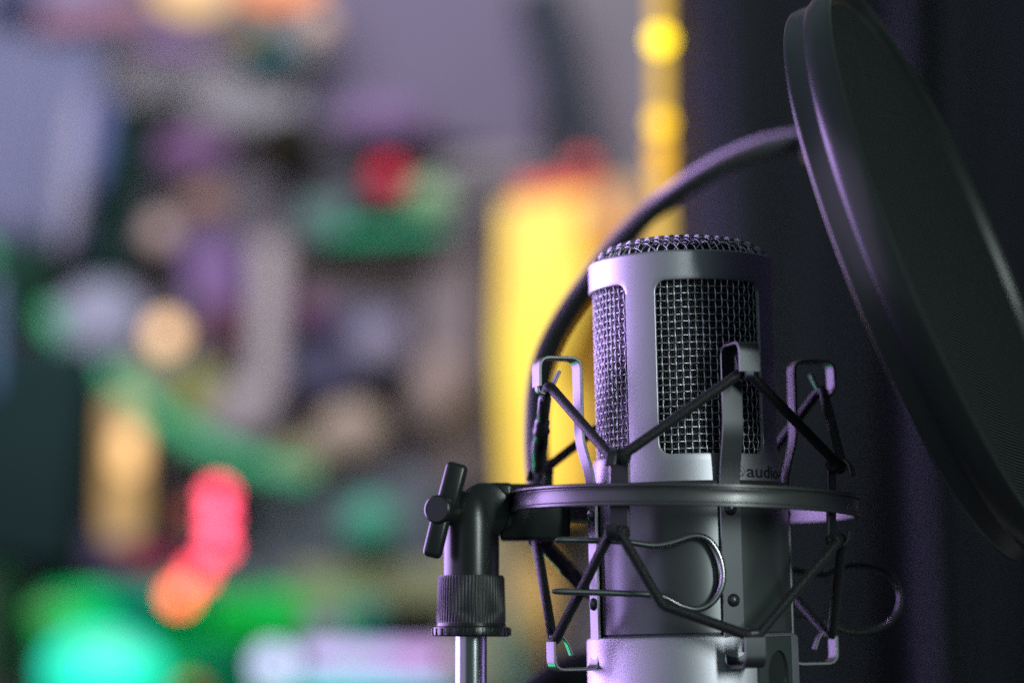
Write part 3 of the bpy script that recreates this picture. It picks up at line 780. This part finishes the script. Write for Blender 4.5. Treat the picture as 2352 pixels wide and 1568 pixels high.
# string of red lights
rl = [(500, 1138, (255, 76, 108)), (499, 1192, (255, 76, 108)), (500, 1252, (255, 76, 106)), (452, 1318, (250, 60, 80)), (412, 1366, (255, 112, 66))]
lb = ['top', 'second from top', 'middle', 'second from bottom', 'lowest, more orange']
for (x, y, c), t in zip(rl, lb):
    G('red_light', 'light', 'red light of the small chain, ' + t, 'ball', x, y, 50, 50, c, 0, 2.62, emit=6.2, group='chain of red lights')
G('brown_light', 'light', 'dim brick red light left of the red chain', 'ball', 440, 1180, 50, 60, (150, 60, 46), 0, 2.7, emit=1.3)
# lit cloth built as a glowing yellow lantern
def glow_drapery():
    root = empty('yellow_drapery', W(1250, 760, 2.9)); k = 2.9 / FPX
    tag(root, 'tall yellow drapery with painted-in glow on the wall left of the microphone', 'glow_drapery')
    out = [(1158, 470), (1375, 440), (1390, 560), (1310, 740), (1262, 860), (1305, 890), (1330, 960), (1330, 1160), (1165, 1160), (1148, 800)]
    m = bpy.data.materials.new('drapery_glow'); m.use_nodes = True; nt = m.node_tree; bs = nt.nodes['Principled BSDF']
    bs.inputs['Base Color'].default_value = (0.2, 0.14, 0.01, 1)
    tc = nt.nodes.new('ShaderNodeTexCoord'); n = nt.nodes.new('ShaderNodeTexNoise'); n.inputs['Scale'].default_value = 5
    nt.links.new(tc.outputs['Object'], n.inputs['Vector'])
    cr = nt.nodes.new('ShaderNodeValToRGB'); cr.color_ramp.elements[0].position = .3; cr.color_ramp.elements[1].position = .7
    cr.color_ramp.elements[0].color = (*s2l((244, 176, 48)), 1); cr.color_ramp.elements[1].color = (*s2l((255, 226, 44)), 1)
    nt.links.new(n.outputs['Fac'], cr.inputs[0]); nt.links.new(cr.outputs[0], bs.inputs['Emission Color'])
    bs.inputs['Emission Strength'].default_value = 0.98  # emission stands in for light falling on the cloth
    f = [W(x, y, 2.86) - root.location for x, y in out]; r_ = [W(x, y, 2.98) - root.location for x, y in out]; n_ = len(out)
    b = MB(); b.add(f + r_, [tuple(range(n_)), tuple(range(n_, 2 * n_))] + [(i, (i + 1) % n_, n_ + (i + 1) % n_, n_ + i) for i in range(n_)])
    b.build('drapery_body', m, root, 1.0, 0)
    b = MB(); b.box((0.02, 0.02, W(1, 445, 2.9).z - root.location.z), (0.05, .03, .012), None, .003); b.build('cap', bgmat('drapery_top_red', (240, 96, 84)), root, 1.0, 30)  # red piece at the top of the drapery stand-in
glow_drapery()
G('orange_drapery', 'glow_drapery', 'orange drapery with painted glow at the right shoulder of the yellow drapery', 'ball', 1400, 520, 150, 210, (240, 160, 60), 0, 2.84, emit=0.75)  # orange end of the lit cloth, its light put in as emission
G('red_pot', 'pot', 'coral red pot on top of the yellow drapery', 'ball', 1340, 388, 70, 60, (245, 92, 88), 0, 2.84)
G('tan_wrap', 'lamp', 'tan wrap with added glow between yellow drapery and light strip', 'box', 1448, 500, 90, 170, (214, 172, 110), 0, 2.95, emit=0.55)  # glow added to brighten the wrap, no lamp inside
G('ochre_drape', 'drape', 'ochre drape behind the left arm of the shock mount', 'box', 1345, 870, 120, 560, (214, 166, 60), 0, 2.97)
G('mauve_board', 'board', 'mauve grey board left of the yellow drapery', 'box', 1030, 850, 130, 560, (122, 112, 120), 0, 3.0)
# light strip on the edge of the dark curtain
strip = empty('light_strip', W(1516, 300, 1.46)); tag(strip, 'vertical strip of yellow lights beside the dark curtain', 'light strip')
k = 1.46 / FPX
b = MB(); p0 = W(1516, -400, 1.462) - strip.location; p1 = W(1517, 900, 1.462) - strip.location
b.box((p0 + p1) / 2, (17 * k, .003, (p0.z - p1.z) / 2), None, .001)
m = emat('strip_glow', s2l((235, 188, 75)), 1.35); 
b.build('diffuser', m, strip, 1.0, 30)
for y, c, e in ((-110, (255, 205, 40), 3), (92, (255, 215, 20), 4.4), (282, (255, 200, 30), 2.6), (345, (255, 190, 40), 1.6), (400, (255, 190, 60), 1.5), (520, (240, 200, 90), 1.2)):
    b = MB(); p = W(1516, y, 1.452) - strip.location; b.ball(p, (26 * k, .004, 26 * k)); b.build('lamp_bead', emat('bead_glow', s2l(c), e), strip, 1.0, 60)
